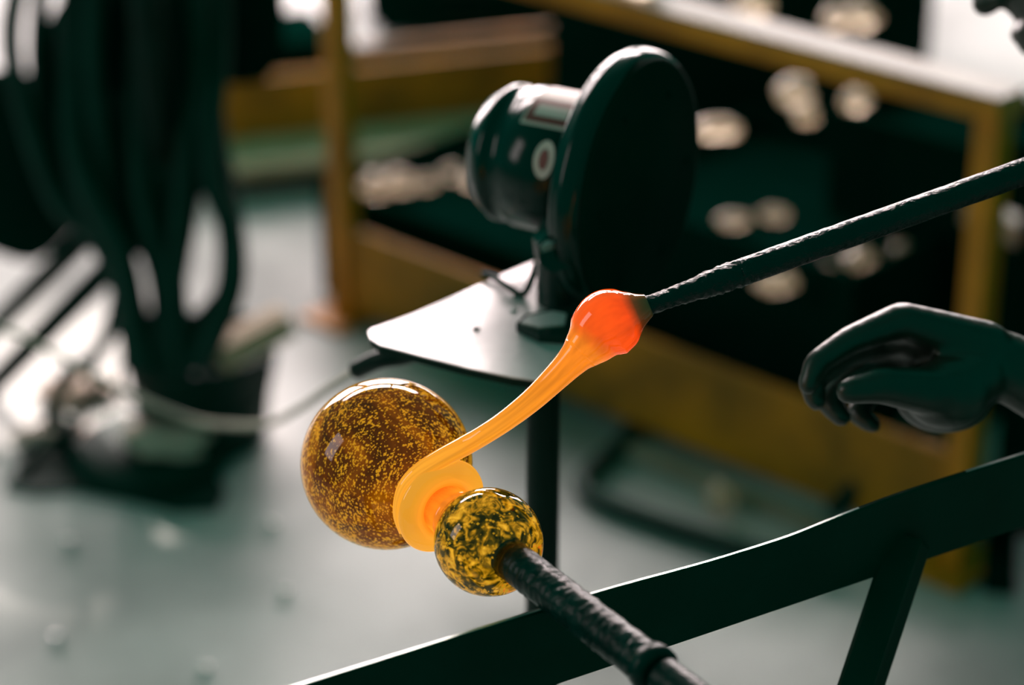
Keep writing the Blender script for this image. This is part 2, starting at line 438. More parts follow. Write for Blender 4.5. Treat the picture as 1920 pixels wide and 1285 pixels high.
for it in range(60):                    # let the gather settle into a smooth drop without shrinking
    nv = list(gv); lam = .5 if it % 2 == 0 else -.52
    for i in range(8 * 7, len(pts) - 3):
        for k in range(SEG):
            c0 = gv[i * SEG + k]
            av = (gv[(i - 1) * SEG + k] + gv[(i + 1) * SEG + k] + gv[i * SEG + (k + 1) % SEG] + gv[i * SEG + (k - 1) % SEG]) / 4
            nv[i * SEG + k] = c0 + (av - c0) * lam
    gv = nv
def strand_part(name, i0, i1):
    v = gv[i0 * SEG:i1 * SEG]; n = i1 - i0
    f = [(i * SEG + k, i * SEG + (k + 1) % SEG, (i + 1) * SEG + (k + 1) % SEG, (i + 1) * SEG + k) for i in range(n - 1) for k in range(SEG)]
    f += [tuple(range(SEG))[::-1], tuple(range((n - 1) * SEG, n * SEG))]
    return mk(name, v, f, M['hot'], mg, attr=[(sp[i0 + i // SEG][4], (i % SEG) / SEG, 0) for i in range(len(v))])
cut = 12 * 7
strand_part('strand', 0, cut + 1)
strand_part('gather', cut, len(pts))

# ------------------------------------------------------------------ punty rod
G0 = at(1200, 579, DG); G1 = at(1920, 322, 1.60)
gd = (G1 - G0).normalized()
pr = thing('punty_rod', G0, 'black steel punty rod carrying the glowing gather, slanting up to the right edge', 'rod')
def sm(x): x = min(1, max(0, x)); return x * x * (3 - 2 * x)
v, f = bump_rod(G0 - gd * .012, G0 + gd * .075, [.0064 + .0026 * sm((-.012 + .087 * i / 90 - .020) / .04) for i in range(91)], 90, 24, .13, 300, 4); mk('rod_tip', v, f, M['punty'], pr)
v, f = bump_rod(G0 + gd * .070, G0 + gd * 1.0, .0090, 300, 28, .04, 160, 5); mk('rod_shaft', v, f, M['punty'], pr)

# ================================================================== BENCH (rail + brace)
pc = S + AX * .235
ZR = pc.z - RB / max(.3, math.sqrt(1 - AX.z ** 2)) - .0005
bench = thing('workbench_rail', Vector((onz(1680, 930, ZR).x, onz(1680, 930, ZR).y, 0)), 'black flat steel bench rail with slanting brace, crossing the foreground', 'bench')
top = [(430, 1326), (560, 1285), (800, 1210), (1100, 1116), (1300, 1061), (1400, 1031), (1480, 1005), (1540, 981), (1610, 953), (1680, 927), (1780, 894), (1920, 850), (2150, 777), (2400, 698)]
RA, RZ = onz(430, 1326, ZR), onz(2400, 698, ZR)
tps = []
for a, b in spline(top, 4):
    r_ = ray(a, b); n_ = Vector((-(RZ - RA).y, (RZ - RA).x, 0)).normalized()   # the rail is straight in plan; wear left its top edge uneven
    tps.append(CAM + r_ * ((RA - CAM).dot(n_) / r_.dot(n_)))
sv, sf = [], []
hh, th = .058, .005
n_ = Vector((-(RZ - RA).y, (RZ - RA).x, 0)).normalized()
for i, p in enumerate(tps):
    zb = ZR - hh
    for a, b in [(-th / 2, zb), (th / 2, zb), (th / 2, p.z - .0012), (th / 2 - .0012, p.z), (-th / 2 + .0012, p.z), (-th / 2, p.z - .0012)]:
        sv.append(Vector((p.x, p.y, b)) + n_ * a)
K = 6
for i in range(len(tps) - 1):
    for k in range(K): sf.append((i * K + k, i * K + (k + 1) % K, (i + 1) * K + (k + 1) % K, (i + 1) * K + k))
sf.append(tuple(range(K))[::-1]); sf.append(tuple(range((len(tps) - 1) * K, len(tps) * K)))
mk('rail', sv, sf, M['steel_rail'], bench, smooth=False)
M['rail_glint'] = mat('rail_highlight', (.80, .82, .80), (.60, .64, .62), rough=.35, metal=.9, scale=60)  # bright strip puts the highlight along the rail top into the colour
for lo_, hi_ in ((440, 1610), (1782, 2390)):
    ev_, ef_ = [], []
    sel = [p for p in tps if lo_ <= proj(p)[0] <= hi_]
    for p in sel:
        for a, b in ((-.0010, -.0006), (.0010, -.0006), (.0009, .0004), (-.0009, .0004)): ev_.append(p + n_ * a + Vector((0, 0, b)))
    for i in range(len(sel) - 1):
        for k in range(4): ef_.append((i * 4 + k, i * 4 + (k + 1) % 4, (i + 1) * 4 + (k + 1) % 4, (i + 1) * 4 + k))
    o = mk('edge_highlight', ev_, ef_, M['rail_glint'], bench, smooth=False); o['label'] = 'bright line for the highlight on the top edge'
# brace slants down to the left, at the back of the rail
b0 = at(1706, 1010, proj(onz(1685, 935, ZR))[2] + .030)
b1 = at(1610, 1300, proj(b0)[2] - .02)
bd = (b1 - b0).normalized()
b_end = b0 + bd * ((b0.z - .0) / -bd.z)
bar('brace', b0, b_end, .025, .025, M['steel_rail'], bench)
# far upright, out of the frame, that carries the rail
e = tps[-4]; bar('upright', (e.x, e.y + .03, 0), (e.x, e.y + .03, ZR), .04, .04, M['steel_rail'], bench)
e = tps[0]; bar('upright', (e.x - .01, e.y + .022, 0), (e.x - .01, e.y + .022, ZR - .03), .03, .03, M['steel_rail'], bench)

# ================================================================== PLATE STAND
ZP = at(850, 610, 1.80).z
foot = at(1021, 760, 1.84); foot.z = 0
ps = thing('plate_stand', foot, 'pale steel plate with a rounded corner on a dark post', 'stand')
outl = [(690, 622), (694, 634), (712, 646), (790, 667), (880, 690), (960, 707), (1005, 713), (1028, 711), (1062, 690), (1120, 640), (1215, 575), (1200, 560), (1010, 487), (985, 496), (925, 522), (850, 556), (770, 590), (712, 611), (696, 616)]
poly = [onz(a, b, ZP) for a, b in outl]
prism('plate', poly, ZP - .0012, ZP, M['plate'], ps)
prism('underplate', poly, ZP - .007, ZP - .0013, M['steel_dark'], ps)
PB = onz(1021, 690, ZP)
PX, PY = PB.x, PB.y + .06
tube('post', [(PX, PY, .01), (PX, PY, ZP - .02), (PX, PY, ZP - .0072)], .0128, M['steel_dark'], ps, 24)
lathe('base', [(0, .10), (.012, .10), (.016, .09), (.02, .02), (.04, .018)], (PX, PY, 0), (0, 0, 1), M['steel_dark'], ps, 40)
hp = [at(755, 668, 1.86), at(710, 675, 1.87), at(668, 694, 1.89)]
hose('handle', [at(800, 655, 1.845)] + hp, .0075, M['steel_dark'], ps)
for a, b in ((963, 582), (893, 618)):
    c = onz(a, b, ZP); lathe('rivet', [(0, .003), (.001, .0028), (.0018, .001)], c, (0, 0, 1), M['plate'] if a == 963 else M['steel_dark'], ps, 12)

# ================================================================== BLOWER
DBL = 1.85
YAW = R(60.5)
nf = Vector((math.sin(YAW), -math.cos(YAW), 0))           # way the round housing faces
BC = at(1178, 344, DBL); RD = .1035
bl = thing('blower', Vector((BC.x, BC.y, ZP)), 'dark green electric blower with big round housing and stickered motor', 'blower')
hs = [(-.020, .055), (-.019, RD - .012), (-.017, RD - .006), (-.0145, RD - .0035), (-.010, RD - .003), (-.009, RD), (-.004, RD + .001), (.004, RD), (.008, RD - .002), (.0098, RD - .005), (.0100, .03)]
lathe('housing', hs, BC, nf, M['enamel'], bl, 96)
lathe('front_cover', [(.0098, RD - .0045), (.0125, RD - .0055), (.0135, RD - .009), (.0145, .055), (.018, .050), (.019, .005)], BC, nf, M['enamel_matt'], bl, 72)
for k in range(6):
    aa_, uu, ww = frame_of(nf); t = k * math.pi / 3 + .3
    lathe('screw', [(.0, .0032), (.0025, .003), (.003, .0015)], BC + nf * .0130 + (uu * math.cos(t) + ww * math.sin(t)) * (RD - .030), nf, M['enamel_matt'], bl, 10)
MC = BC - nf * .024 + Vector((0, 0, .006))
RM = .056
mot = lathe('motor', [(-.104, .004), (-.103, .020), (-.099, .036), (-.092, .047), (-.083, .0525), (-.080, .0545), (-.075, .0545), (-.074, .053), (-.063, .053), (-.061, RM), (-.012, RM), (-.010, .052), (.004, .052)],
            MC, nf, M['enamel'], bl, 64)
def on_motor(s, ang, lift=.0006):
    """point on the motor's skin; ang is measured from straight up towards the camera side"""
    side = Vector((-nf.y, nf.x, 0)); side = -side if side.y > 0 else side
    er = Vector((0, 0, 1)) * math.cos(ang) + side * math.sin(ang)
    return MC + nf * s + er * (RM + lift), er
def patch(name, s0, s1, a0, a1, m, parent, lift=.0006, rounded=False, n=14):
    v, f = [], []
    if rounded:
        v.append(on_motor((s0 + s1) / 2, (a0 + a1) / 2, lift)[0])
        for k in range(28):
            t = 2 * math.pi * k / 28
            v.append(on_motor((s0 + s1) / 2 + (s1 - s0) / 2 * math.cos(t), (a0 + a1) / 2 + (a1 - a0) / 2 * math.sin(t), lift)[0])
        f = [(0, k + 1, (k + 1) % 28 + 1) for k in range(28)]
    else:
        for i in range(n + 1):
            a = a0 + (a1 - a0) * i / n
            v += [on_motor(s0, a, lift)[0], on_motor(s1, a, lift)[0]]
        f = [(2 * i, 2 * i + 1, 2 * i + 3, 2 * i + 2) for i in range(n)]
    return mk(name, v, f, m, parent)
st = patch('label_sticker', -.050, -.004, R(-28), R(42), M['sticker'], bl); st['label'] = 'white sticker with red print'
patch('red_print', -.048, -.007, R(15), R(39), M['sticker_red'], st, .0010)
patch('white_lettering', -.042, -.014, R(21), R(33), M['sticker'], st, .0014)
rs = patch('round_sticker', -.030, -.013, R(52), R(82), M['sticker'], bl, .0006, True); rs['label'] = 'round white sticker with red mark'
patch('red_mark', -.0255, -.0175, R(59), R(75), M['sticker_red'], rs, .0010, True)
lathe('bolt', [(0, .005), (.005, .005), (.006, .003)], MC - nf * .088 + Vector((-.01, -.03, -.018)), -nf, M['plate'], mot, 10)
# pedestal: bracket wing, column and flanged foot on the plate
fb = onz(1052, 612, ZP)
colp = at(1056, 560, 1.838)
hose('column', [Vector((colp.x, colp.y, ZP + .001)), Vector((colp.x, colp.y, ZP + .03)), Vector((colp.x, colp.y, ZP + .055)), MC + nf * .012 - Vector((0, 0, .035))], [.0205] * 10 + [.0195] * 15, M['enamel'], bl, n=8, seg=28)
wg = [at(a, b, 1.785) for a, b in ((1008, 462), (1030, 436), (1060, 420), (1082, 428), (1090, 470), (1075, 500), (1035, 512), (1012, 495))]
mb = MB(); back = Vector((-.004, .018, .0))
mb.v = wg + [p + back for p in wg]; K = len(wg)
mb.f = [tuple(range(K)), tuple(range(K, 2 * K))[::-1]] + [(i, (i + 1) % K, K + (i + 1) % K, K + i) for i in range(K)]
o = mb.build('bracket', M['enamel'], bl, smooth=False)
zcap = at(1045, 445, 1.79).z
cap = [onz(a, b, zcap) for a, b in ((1012, 464), (1034, 440), (1062, 422), (1080, 430), (1078, 448), (1050, 452))]
mb = MB(); mb.v = cap + [p + Vector((.002, .004, -.006)) for p in cap]; K = len(cap)
mb.f = [tuple(range(K)), tuple(range(K, 2 * K))[::-1]] + [(i, (i + 1) % K, K + (i + 1) % K, K + i) for i in range(K)]
o = mb.build('bracket_highlight', M['plate'], bl, smooth=False); o['label'] = 'pale piece standing in for the highlight on the bracket'  # pale piece puts the bracket's highlight into the colour
fo = [(968, 606), (985, 590), (1040, 578), (1110, 585), (1130, 612), (1085, 632), (1010, 626)]
prism('foot_flange', [onz(a, b, ZP + .007) for a, b in fo], ZP + .0002, ZP + .007, M['enamel'], bl)
prism('flange_highlight', [onz(a, b, ZP + .0085) for a, b in ((976, 604), (990, 592), (1036, 583), (1062, 588), (1058, 608), (1012, 613))], ZP + .0071, ZP + .0085, M['plate'], bl)  # paler top puts the foot's highlight into the colour
hose('plate_reflection', [at(1015, 470, 1.84), onz(985, 548, ZP + .004), onz(955, 540, ZP + .004), onz(925, 520, ZP + .004), onz(905, 516, ZP + .003)], .0028, M['rubber'], bl)  # dark line stands in for the bracket's reflection in the plate

# ================================================================== ORANGE GUARD FRAME
A = onz(650, 594, 0); B = onz(1790, 1062, 0)
HB = height_at(B, 182)
gf = thing('guard_frame', (A + B) / 2, 'orange steel frame with two posts, top rail and low orange panel', 'frame')
along = (B - A).normalized(); perp = Vector((-along.y, along.x, 0)); perp = perp if perp.y > 0 else -perp
rzg = math.atan2(along.y, along.x)
for p in (A, B):
    box('post', (p.x, p.y, HB / 2 - .012), (.034, .034, HB - .024), M['orange'], gf, rzg)
    box('foot_plate', (p.x, p.y, .004), (.09, .12, .008), M['orange'], gf, rzg)
c = (A + B) / 2
tr = box('top_rail', (c.x, c.y + .01, HB - .010), ((B - A).length + .05, .060, .030), M['orange'], gf, rzg)
box('lit_rail_cap', (c.x, c.y + .01, HB + .0065), ((B - A).length + .05, .058, .003), M['rail_tan'], gf, rzg, bev=.001)  # paler cap puts the rail's lit top into the colour
HPn = height_at(A, 420)
box('panel', (c.x, c.y, HPn / 2 + .01), ((B - A).length - .03, .012, HPn - .02), M['orange_rust'], gf, rzg)

# ================================================================== DARK BINS BEHIND THE FRAME with cullet
def bin_(name, cen, size, rz, label, depth=.03):
    t = thing(name, (cen[0], cen[1], 0), label, 'bin', 'dark bins behind the guard frame')
    L_, W_, H_ = size; rot = Matrix.Rotation(rz, 4, 'Z'); th = .012; c0 = Vector((cen[0], cen[1], 0))
    def q(n, p, s): box(n, c0 + rot @ Vector(p), s, M['matt_black'], t, rz, bev=.003)
    q('side_panel', (0, -W_ / 2, H_ / 2), (L_, th, H_)); q('side_panel', (0, W_ / 2, H_ / 2), (L_, th, H_))
    q('end_panel', (-L_ / 2 + th / 2, 0, H_ / 2), (th, W_ - th, H_)); q('end_panel', (L_ / 2 - th / 2, 0, H_ / 2), (th, W_ - th, H_))
    q('lid', (0, 0, H_ - depth), (L_ - 2 * th, W_ - th, .01))
    return t
def along_pt(px, off):   # a point behind the frame's panel at image column px
    lo, hi = -1.0, 2.0
    for _ in range(40):
        m = (lo + hi) / 2
        if proj(A + along * m + perp * off)[0] < px: lo = m
        else: hi = m
    return A + along * lo + perp * off
c1 = along_pt(960, .22)
bin_('scrap_bin', (c1.x, c1.y), (.50, .34, HPn + .03), rzg, 'low matt black bin behind the motor, pale cullet on its lid')
c2 = along_pt(1480, .30)
bin_('scrap_bin', (c2.x, c2.y), (.50, .42, .30), rzg, 'wide matt black bin right of the round blower housing')
c3 = along_pt(1372, .80)
bin_('scrap_bin', (c3.x, c3.y), (.52, .36, .47), rzg, 'tall matt black bin under the bright rail, farthest back')
c4 = along_pt(1752, .42)
bin_('scrap_bin', (c4.x, c4.y), (.26, .22, height_at(c4, 205)), rzg, 'narrow matt black bin just behind the right orange post')
def cullet(px, py, z, r, seed, label, sq=(1, 1, .8)):
    r *= .82
    c = onz(px, py, z + r * .6)
    o = lump('glass_cullet', Vector((c.x, c.y, z + r * sq[2] * .85)), r, M['cullet'], None, seed=seed, amp=.35, sub=3, squash=sq)
    tag(o, label, 'glass lump', 'pale cullet on the bins'); return o
Z1, Z2, Z3 = HPn + .005, .275, .445
for a in [(705, 352, Z1, .026, 1, 'broad pale glass lump nearest the orange post', (1.2, .9, .9)), (752, 345, Z1, .024, 2, 'pale glass lump second from the orange post', (1, 1, .9)),
          (800, 343, Z1, .017, 3, 'small round pale glass lump third from the orange post'), (846, 324, Z1, .017, 4, 'dim round glass lump just left of the motor'),
          (882, 338, Z1, .018, 5, 'pale glass lump partly behind the motor end'),
          (1455, 533, Z2, .022, 6, 'tan glass lump nearest the punty rod under its middle', (1.5, .8, .8)), (1552, 507, Z2, .014, 7, 'small dim glass lump right of the tan lump'),
          (1612, 486, Z2, .024, 8, 'bright glass lump above the hand'), (1690, 470, Z2, .017, 9, 'dim glass lump beside the right orange post'),
          (1375, 412, Z2, .018, 10, 'flat dim glass lump right of the blower, left of two', (1.5, .8, .7)), (1450, 402, Z2, .018, 11, 'flat dim glass lump right of the blower, right of two', (1.5, .8, .7)),
          (1345, 244, Z3, .022, 12, 'grey glass lump touching the blower housing edge', (1.8, .8, .8)), (1490, 175, Z3, .030, 13, 'largest bright glass lump under the top rail'),
          (1510, 215, Z3, .022, 14, 'glass lump tucked below the largest bright lump'), (1605, 190, Z3, .024, 15, 'round bright glass lump right of the largest')]:
    cullet(*a)

# ================================================================== LOW ORANGE BENCH far back left
L0 = onz(380, 378, 0); L1 = onz(1150, 285, 0)
lb = thing('low_orange_bench', (L0 + L1) / 2, 'low orange bench with pale ledge on the floor behind the frame', 'bench')
dl = (L1 - L0).normalized(); rzl = math.atan2(dl.y, dl.x); pl = Vector((-dl.y, dl.x, 0))
cl = (L0 + L1) / 2; LL = (L1 - L0).length
box('plinth', cl + Vector((0, 0, .022)) + pl * .10, (LL, .16, .044), M['steel_dark'], lb, rzl)
box('ledge', cl + Vector((0, 0, .056)) + pl * .08, (LL, .22, .020), M['ledge'], lb, rzl)
zt = height_at(Vector((L0.lerp(L1, .34).x, L0.lerp(L1, .34).y, 0)), 148)
box('panel', cl + Vector((0, 0, .066 + .055)) + pl * .12, (LL, .03, .11), M['orange_rust'], lb, rzl)
t0, t1 = .18, .62
bbp = L0.lerp(L1, .35); bbq = L0.lerp(L1, 1.04); bc = (bbp + bbq) / 2 + pl * .16
hb = height_at(L0.lerp(L1, .6) + pl * .16, 72)
box('backboard', (bc.x, bc.y, hb / 2 + .02), ((bbq - bbp).length, .02, hb - .04), M['rust'], lb, rzl)
tk = L0.lerp(L1, .165) + pl * .27
ht = height_at(tk - pl * .11, 92)
tr_ = thing('dark_trunk', (tk.x, tk.y, 0), 'matt black trunk behind the low orange bench, left of the orange post', 'trunk')
box('body', (tk.x, tk.y, ht * .38), (.33, .20, ht * .76), M['matt_black'], tr_, rzl, bev=.01)
box('lid', (tk.x, tk.y, ht * .88), (.34, .21, ht * .24), M['matt_black'], tr_, rzl, bev=.02)
box('latch', tk - pl * .108 + Vector((0, 0, ht * .74)), (.04, .012, .05), M['steel_dark'], tr_, rzl)
# ================================================================== DARK MACHINES along the top edge
def machine(pl_, pr_, py, z, label, knobs):
    p = onz(pl_, py, 0); q = onz(pr_, py, 0); c = (p + q) / 2
    t = thing('dark_cabinet', (c.x, c.y + .25, 0), label, 'cabinet', 'dark cabinets at the back')
    W_ = (q - p).length
    box('body', (c.x, c.y + .25, z / 2 + .02), (W_, .5, z - .04), M['matt_black'], t, bev=.01)
    box('top', (c.x, c.y + .25, z - .01), (W_ + .03, .53, .02), M['matt_black'], t)
    for k in range(3):
        box('drawer', (c.x, c.y - .004, z * (.2 + .28 * k)), (W_ * .9, .012, z * .24), M['matt_black'], t)
        box('handle', (c.x, c.y - .02, z * (.2 + .28 * k)), (.12, .02, .012), M['steel_dark'], t)
    return t
machine(690, 1060, 82, .26, 'low matt black chest behind the orange bench, left of the blower', 0)
machine(1210, 1700, 92, .30, 'low matt black chest above the bright top rail', 0)
# pale tools in front of / on cabinets
for a, b, r, sd, lab, z in [(1112, 2, .030, 31, 'pale crumpled paper on the bright top rail, left of two', None), (1172, 8, .036, 32, 'pale crumpled paper on the bright top rail, right of two', None)]:
    p = along_pt(a, .01)
    o = lump('crumpled_paper', (p.x, p.y, HB + .008 + r * .6), r, M['cullet'], None, seed=sd, amp=.5, freq=2.0, squash=(1, 1, .8)); tag(o, lab, 'paper', 'crumpled papers on the top rail')
for a in [(1410, 10, Z3, .036, 33, 'pale glass lump above the top rail, leftmost of three'), (1612, 34, Z3, .030, 34, 'round pale glass lump above the top rail, rightmost of three'), (1568, 36, Z3, .024, 35, 'small pale glass lump above the top rail, middle of three')]:
    cullet(*a)

# ================================================================== DARK CABINET at the right edge and tan beam
q0 = onz(1836, 1045, 0)
cb = thing('side_screen', (q0.x + .35, q0.y, 0), 'dark upright steel screen at the right edge beside the orange post', 'screen')
zc = height_at(q0, 262)
sdir = Vector((math.cos(R(-12)), math.sin(R(-12)), 0))
sc_ = q0 + sdir * .36
box('sheet', (sc_.x, sc_.y, zc / 2 + .02), (.70, .012, zc - .04), M['matt_black'], cb, R(-12), bev=.002)
for t in (.03, .36, .69):
    pz = q0 + sdir * t; box('stile', (pz.x, pz.y + .012, zc / 2), (.03, .02, zc), M['matt_black'], cb, R(-12))
    box('foot', (pz.x, pz.y + .02, .01), (.04, .22, .02), M['matt_black'], cb, R(-12))
box('top_rail', (sc_.x, sc_.y, zc - .01), (.72, .03, .02), M['matt_black'], cb, R(-12))
q1 = at(1815, 392, proj(q0)[2] - .03); q2 = at(2060, 500, proj(q0)[2] - .12)
bar('pull_bar', q1, q2, .03, .030, M['rail_tan'], cb)

# ================================================================== LEFT: hose stand
hs_base = onz(330, 850, 0)
HX, HY = hs_base.x, hs_base.y
stn = thing('hose_stand', (HX, HY, 0), 'dark pipe stand with slanting legs, hung with black hoses', 'stand')
tube('pole', [(HX, HY, .0), (HX, HY, 1.25)], .022, M['steel_dark'], stn)
tube('crossbar', [(HX - .34, HY + .02, 1.10), (HX + .16, HY + .02, 1.10)], .016, M['steel_dark'], stn)
for (a, b), (c_, d_) in (((235, 372), (-80, 640)), ((250, 455), (-80, 750))):
    p = at(a, b, proj(Vector((HX, HY, .35)))[2] - .02); q = onz(c_, d_ + 40, 0)
    tube('slanting_leg', [p, p.lerp(q, .5), q], .017, M['steel_dark'], stn)
lathe('base', [(0, .11), (.02, .11), (.028, .10), (.03, .02)], Vector((HX - .03, HY - .02, 0)), (0, 0, 1), M['rubber'], stn, 40)
DH = proj(Vector((HX, HY, .4)))[2]
# hoses: image columns at the crossbar, belly and foot
hoses = [((90, -120), (70, 120), (110, 330), (215, 520), (250, 690)), ((140, -120), (135, 150), (150, 320), (235, 500), (262, 700)),
         ((180, -120), (175, 120), (200, 340), (240, 520), (290, 700)), ((215, -120), (225, 150), (222, 340), (296, 520), (300, 710)),
         ((250, -120), (255, 150), (262, 350), (302, 520), (320, 700)), ((290, -120), (285, 130), (300, 330), (314, 540), (330, 700)),
         ((315, -120), (325, 130), (320, 330), (318, 520), (340, 710)), ((345, -120), (352, 150), (345, 330), (330, 500), (345, 690)),
         ((370, -120), (375, 110), (372, 280), (352, 420), (330, 560), (330, 700)), ((400, -120), (395, 130), (405, 260), (430, 400), (438, 520), (405, 620), (370, 690)),
         ((410, -120), (410, 110), (395, 260), (400, 350), (428, 430), (425, 540), (385, 600), (350, 660)),
         ((60, -120), (20, 60), (50, 220), (110, 380), (180, 450), (240, 560), (270, 700))]
hl = ['leftmost of the hanging black hoses bulging past the others', 'second black hose from the left on the stand', 'third black hose from the left on the stand',
      'fourth black hose from the left on the stand', 'fifth black hose from the left on the stand', 'sixth black hose hanging at the middle of the stand',
      'seventh black hose hanging right of the middle', 'eighth black hose from the left on the stand', 'black hose swinging behind the bright loop opening',
      'outermost black hose looping to the right over pale floor', 'inner black hose looping to the right over pale floor', 'black hose sagging from the far upper left corner']
for i, h in enumerate(hoses):
    pp = [at(a, b, DH + .03 * math.sin(i * 2.1 + k) - .02 * k * .3) for k, (a, b) in enumerate(h)]
    o = hose('black_hose', pp, .0125 + .005 * ((i * 7) % 4) / 3, M['rubber'], None, n=10, seg=12)
    tag(o, hl[i], 'hose', 'black hoses on the stand')
# dark tool head and bags at the top of the stand
o = lump('dark_bag', at(235, 180, DH + .10), .17, M['matt_black'], None, seed=41, squash=(.75, .5, 1.0), amp=.15); tag(o, 'big dark bag hanging among the hoses', 'bag')
o = lump('dark_bag', at(455, 20, DH + .12), .075, M['matt_black'], None, seed=42, squash=(.8, .6, 1.5), amp=.12); tag(o, 'rounded dark bag at the top, right of the hoses', 'bag')
o = lump('dark_bag', at(20, 310, DH + .25), .13, M['matt_black'], None, seed=43, squash=(.9, .5, 1.1), amp=.15); tag(o, 'dark bag at the left edge behind the hoses', 'bag')
# bucket with wood block
bk = onz(375, 850, 0)
bt = thing('bucket', (bk.x, bk.y + .05, 0), 'black steel bucket at the foot of the hose stand', 'bucket')
lathe('body', [(0, .084), (.005, .088), (.14, .104), (.143, .108), (.147, .108), (.147, .101), (.012, .084), (.011, .01)], Vector((bk.x, bk.y + .05, 0)), (0, 0, 1), M['rubber'], bt, 40)
hose('handle', [Vector((bk.x - .106, bk.y + .05, .13)), Vector((bk.x - .09, bk.y - .04, .10)), Vector((bk.x, bk.y - .072, .085)), Vector((bk.x + .09, bk.y - .04, .10)), Vector((bk.x + .106, bk.y + .05, .13))], .003, M['steel_dark'], bt)
w0 = at(405, 668, proj(Vector((bk.x, bk.y - .02, .19)))[2]); w1 = at(540, 600, proj(w0)[2] + .03)
o = bar('wood_block', w0, w1, .045, .036, M['wood'], None, bev=.006); tag(o, 'pale wooden block lying across the black bucket', 'block')
# rag at its foot; the left lumps stand in for lit floor
for a, b, r, sd, lab, mm in [(320, 838, .050, 51, 'pale pink rag lying on the stand base', 'rag'), (140, 745, .045, 52, 'pale pink crumpled lump standing in for lit floor among the thin cables', 'rag'), (92, 828, .035, 53, 'small pale lump standing in for lit floor left of the stand base', 'rag'), (160, 830, .03, 54, 'small pale lump standing in for lit floor beside the thin cables', 'rag')]:
    z = .03 if a == 320 else 0
    p = onz(a, b, z)
    o = lump('rag', (p.x, p.y, z + r * .28), r, M[mm], None, seed=sd, squash=(1.3, .8, .35), amp=.5, freq=1.8); tag(o, lab, 'rag', 'rags at the hose stand')
cabs = [((225, 500), (205, 600), (165, 680), (100, 740), (85, 800), (40, 850)), ((215, 560), (190, 650), (120, 700), (95, 760), (120, 800), (70, 850), (35, 880)),
        ((230, 600), (170, 690), (180, 730), (150, 790), (110, 840)), ((90, 770), (110, 800), (150, 792), (130, 820), (120, 850))]
for i, h in enumerate(cabs):
    pts_ = []
    for k, (a, b) in enumerate(h):
        zz = max(.012, .22 * (1 - k / (len(h) - 1)) ** 1.5); pts_.append(onz(a, b, zz))
    o = hose('thin_cable', pts_, .007, M['rubber'], None)
    tag(o, ['thin dark cable trailing from the hoses, outermost', 'thin dark cable kinked beside the pink lump', 'short dark cable behind the pink lump', 'dark cable curl lying between the pale lumps'][i], 'cable', 'thin cables on the floor')
o = mk('dark_sheet', *(lambda P: ([(p.x, p.y, z) for z in (.001, .006) for p in P], [tuple(range(len(P)))[::-1], tuple(range(len(P), 2 * len(P)))] + [(i, (i + 1) % len(P), len(P) + (i + 1) % len(P), len(P) + i) for i in range(len(P))]))(
    [onz(a, b, 0) for a, b in ((8, 918), (40, 880), (110, 845), (230, 830), (300, 850), (400, 880), (425, 925), (410, 960), (330, 965), (220, 940), (140, 925), (60, 930))]), M['rubber'], None, smooth=False)
tag(o, 'dark ragged flat sheet under the hose stand', 'mat')  # flat dark sheet with a ragged outline on the floor
# pale sagging hose
ph = [(-60, 585), (0, 614), (70, 645), (140, 685), (230, 731), (300, 765), (370, 790), (440, 798), (505, 794), (560, 767), (620, 725), (668, 694)]
o = hose('pale_hose', [at(a, b, 2.75 - .86 * max(0, (k - 6) / 5) ** 1.2) for k, (a, b) in enumerate(ph)], [.0040] * 57 + [.0040 - .0013 * i / 32 for i in range(32)], M['hose'], None)
tag(o, 'thin pale grey hose sagging across the left side to the plate handle', 'hose')

# ================================================================== floor hoses at right and small things
o = hose('bent_hose', [onz(a, b, .014) for a, b in ((1000, 690), (1120, 692), (1195, 705), (1212, 745), (1180, 815), (1110, 880), (1092, 908), (1125, 940), (1250, 985), (1400, 1032), (1560, 1075))], .013, M['rubber'], None, n=10)
tag(o, 'dark hose bent like a hook on the floor under the orange panel', 'hose')
o = tube('leaning_pipe', [onz(1560, 965, .02), onz(1690, 815, .12), onz(1730, 770, .16)], .014, M['rubber']); tag(o, 'dark slanting pipe leaning on the orange panel below the hand', 'pipe')
o = bar('lit_edge_strip', onz(1165, 838, .008), onz(1600, 1015, .008), .03, .014, M['rail_tan'], None); tag(o, 'pale strip standing in for the lit bottom edge of the orange panel', 'strip')  # pale bar stands in for light caught on the panel's bottom edge
p = onz(1350, 945, .02); o = lump('scrap', (p.x, p.y, .03), .02, M['cullet'], None, seed=61, amp=.4); tag(o, 'white glass scrap on the pale floor strip', 'scrap')
for a, b, lab in [(130, 1020, 'tiny glass chip on the floor below the dark sheet'), (535, 1115, 'brightest glass chip on the floor below the globe'), (105, 1200, 'tiny glass chip on the floor near the lower left corner'), (385, 1258, 'tiny glass chip on the floor at the bottom edge'), (510, 988, 'dim glass chip on the floor left of the globe')]:
    p = onz(a, b, .004)
    o = lump('glass_chip', (p.x, p.y, .006), .008, M['chip'], None, seed=a, sub=2, squash=(1, 1, .7), amp=.25); tag(o, lab, 'glass chip', 'glass chips on the floor')

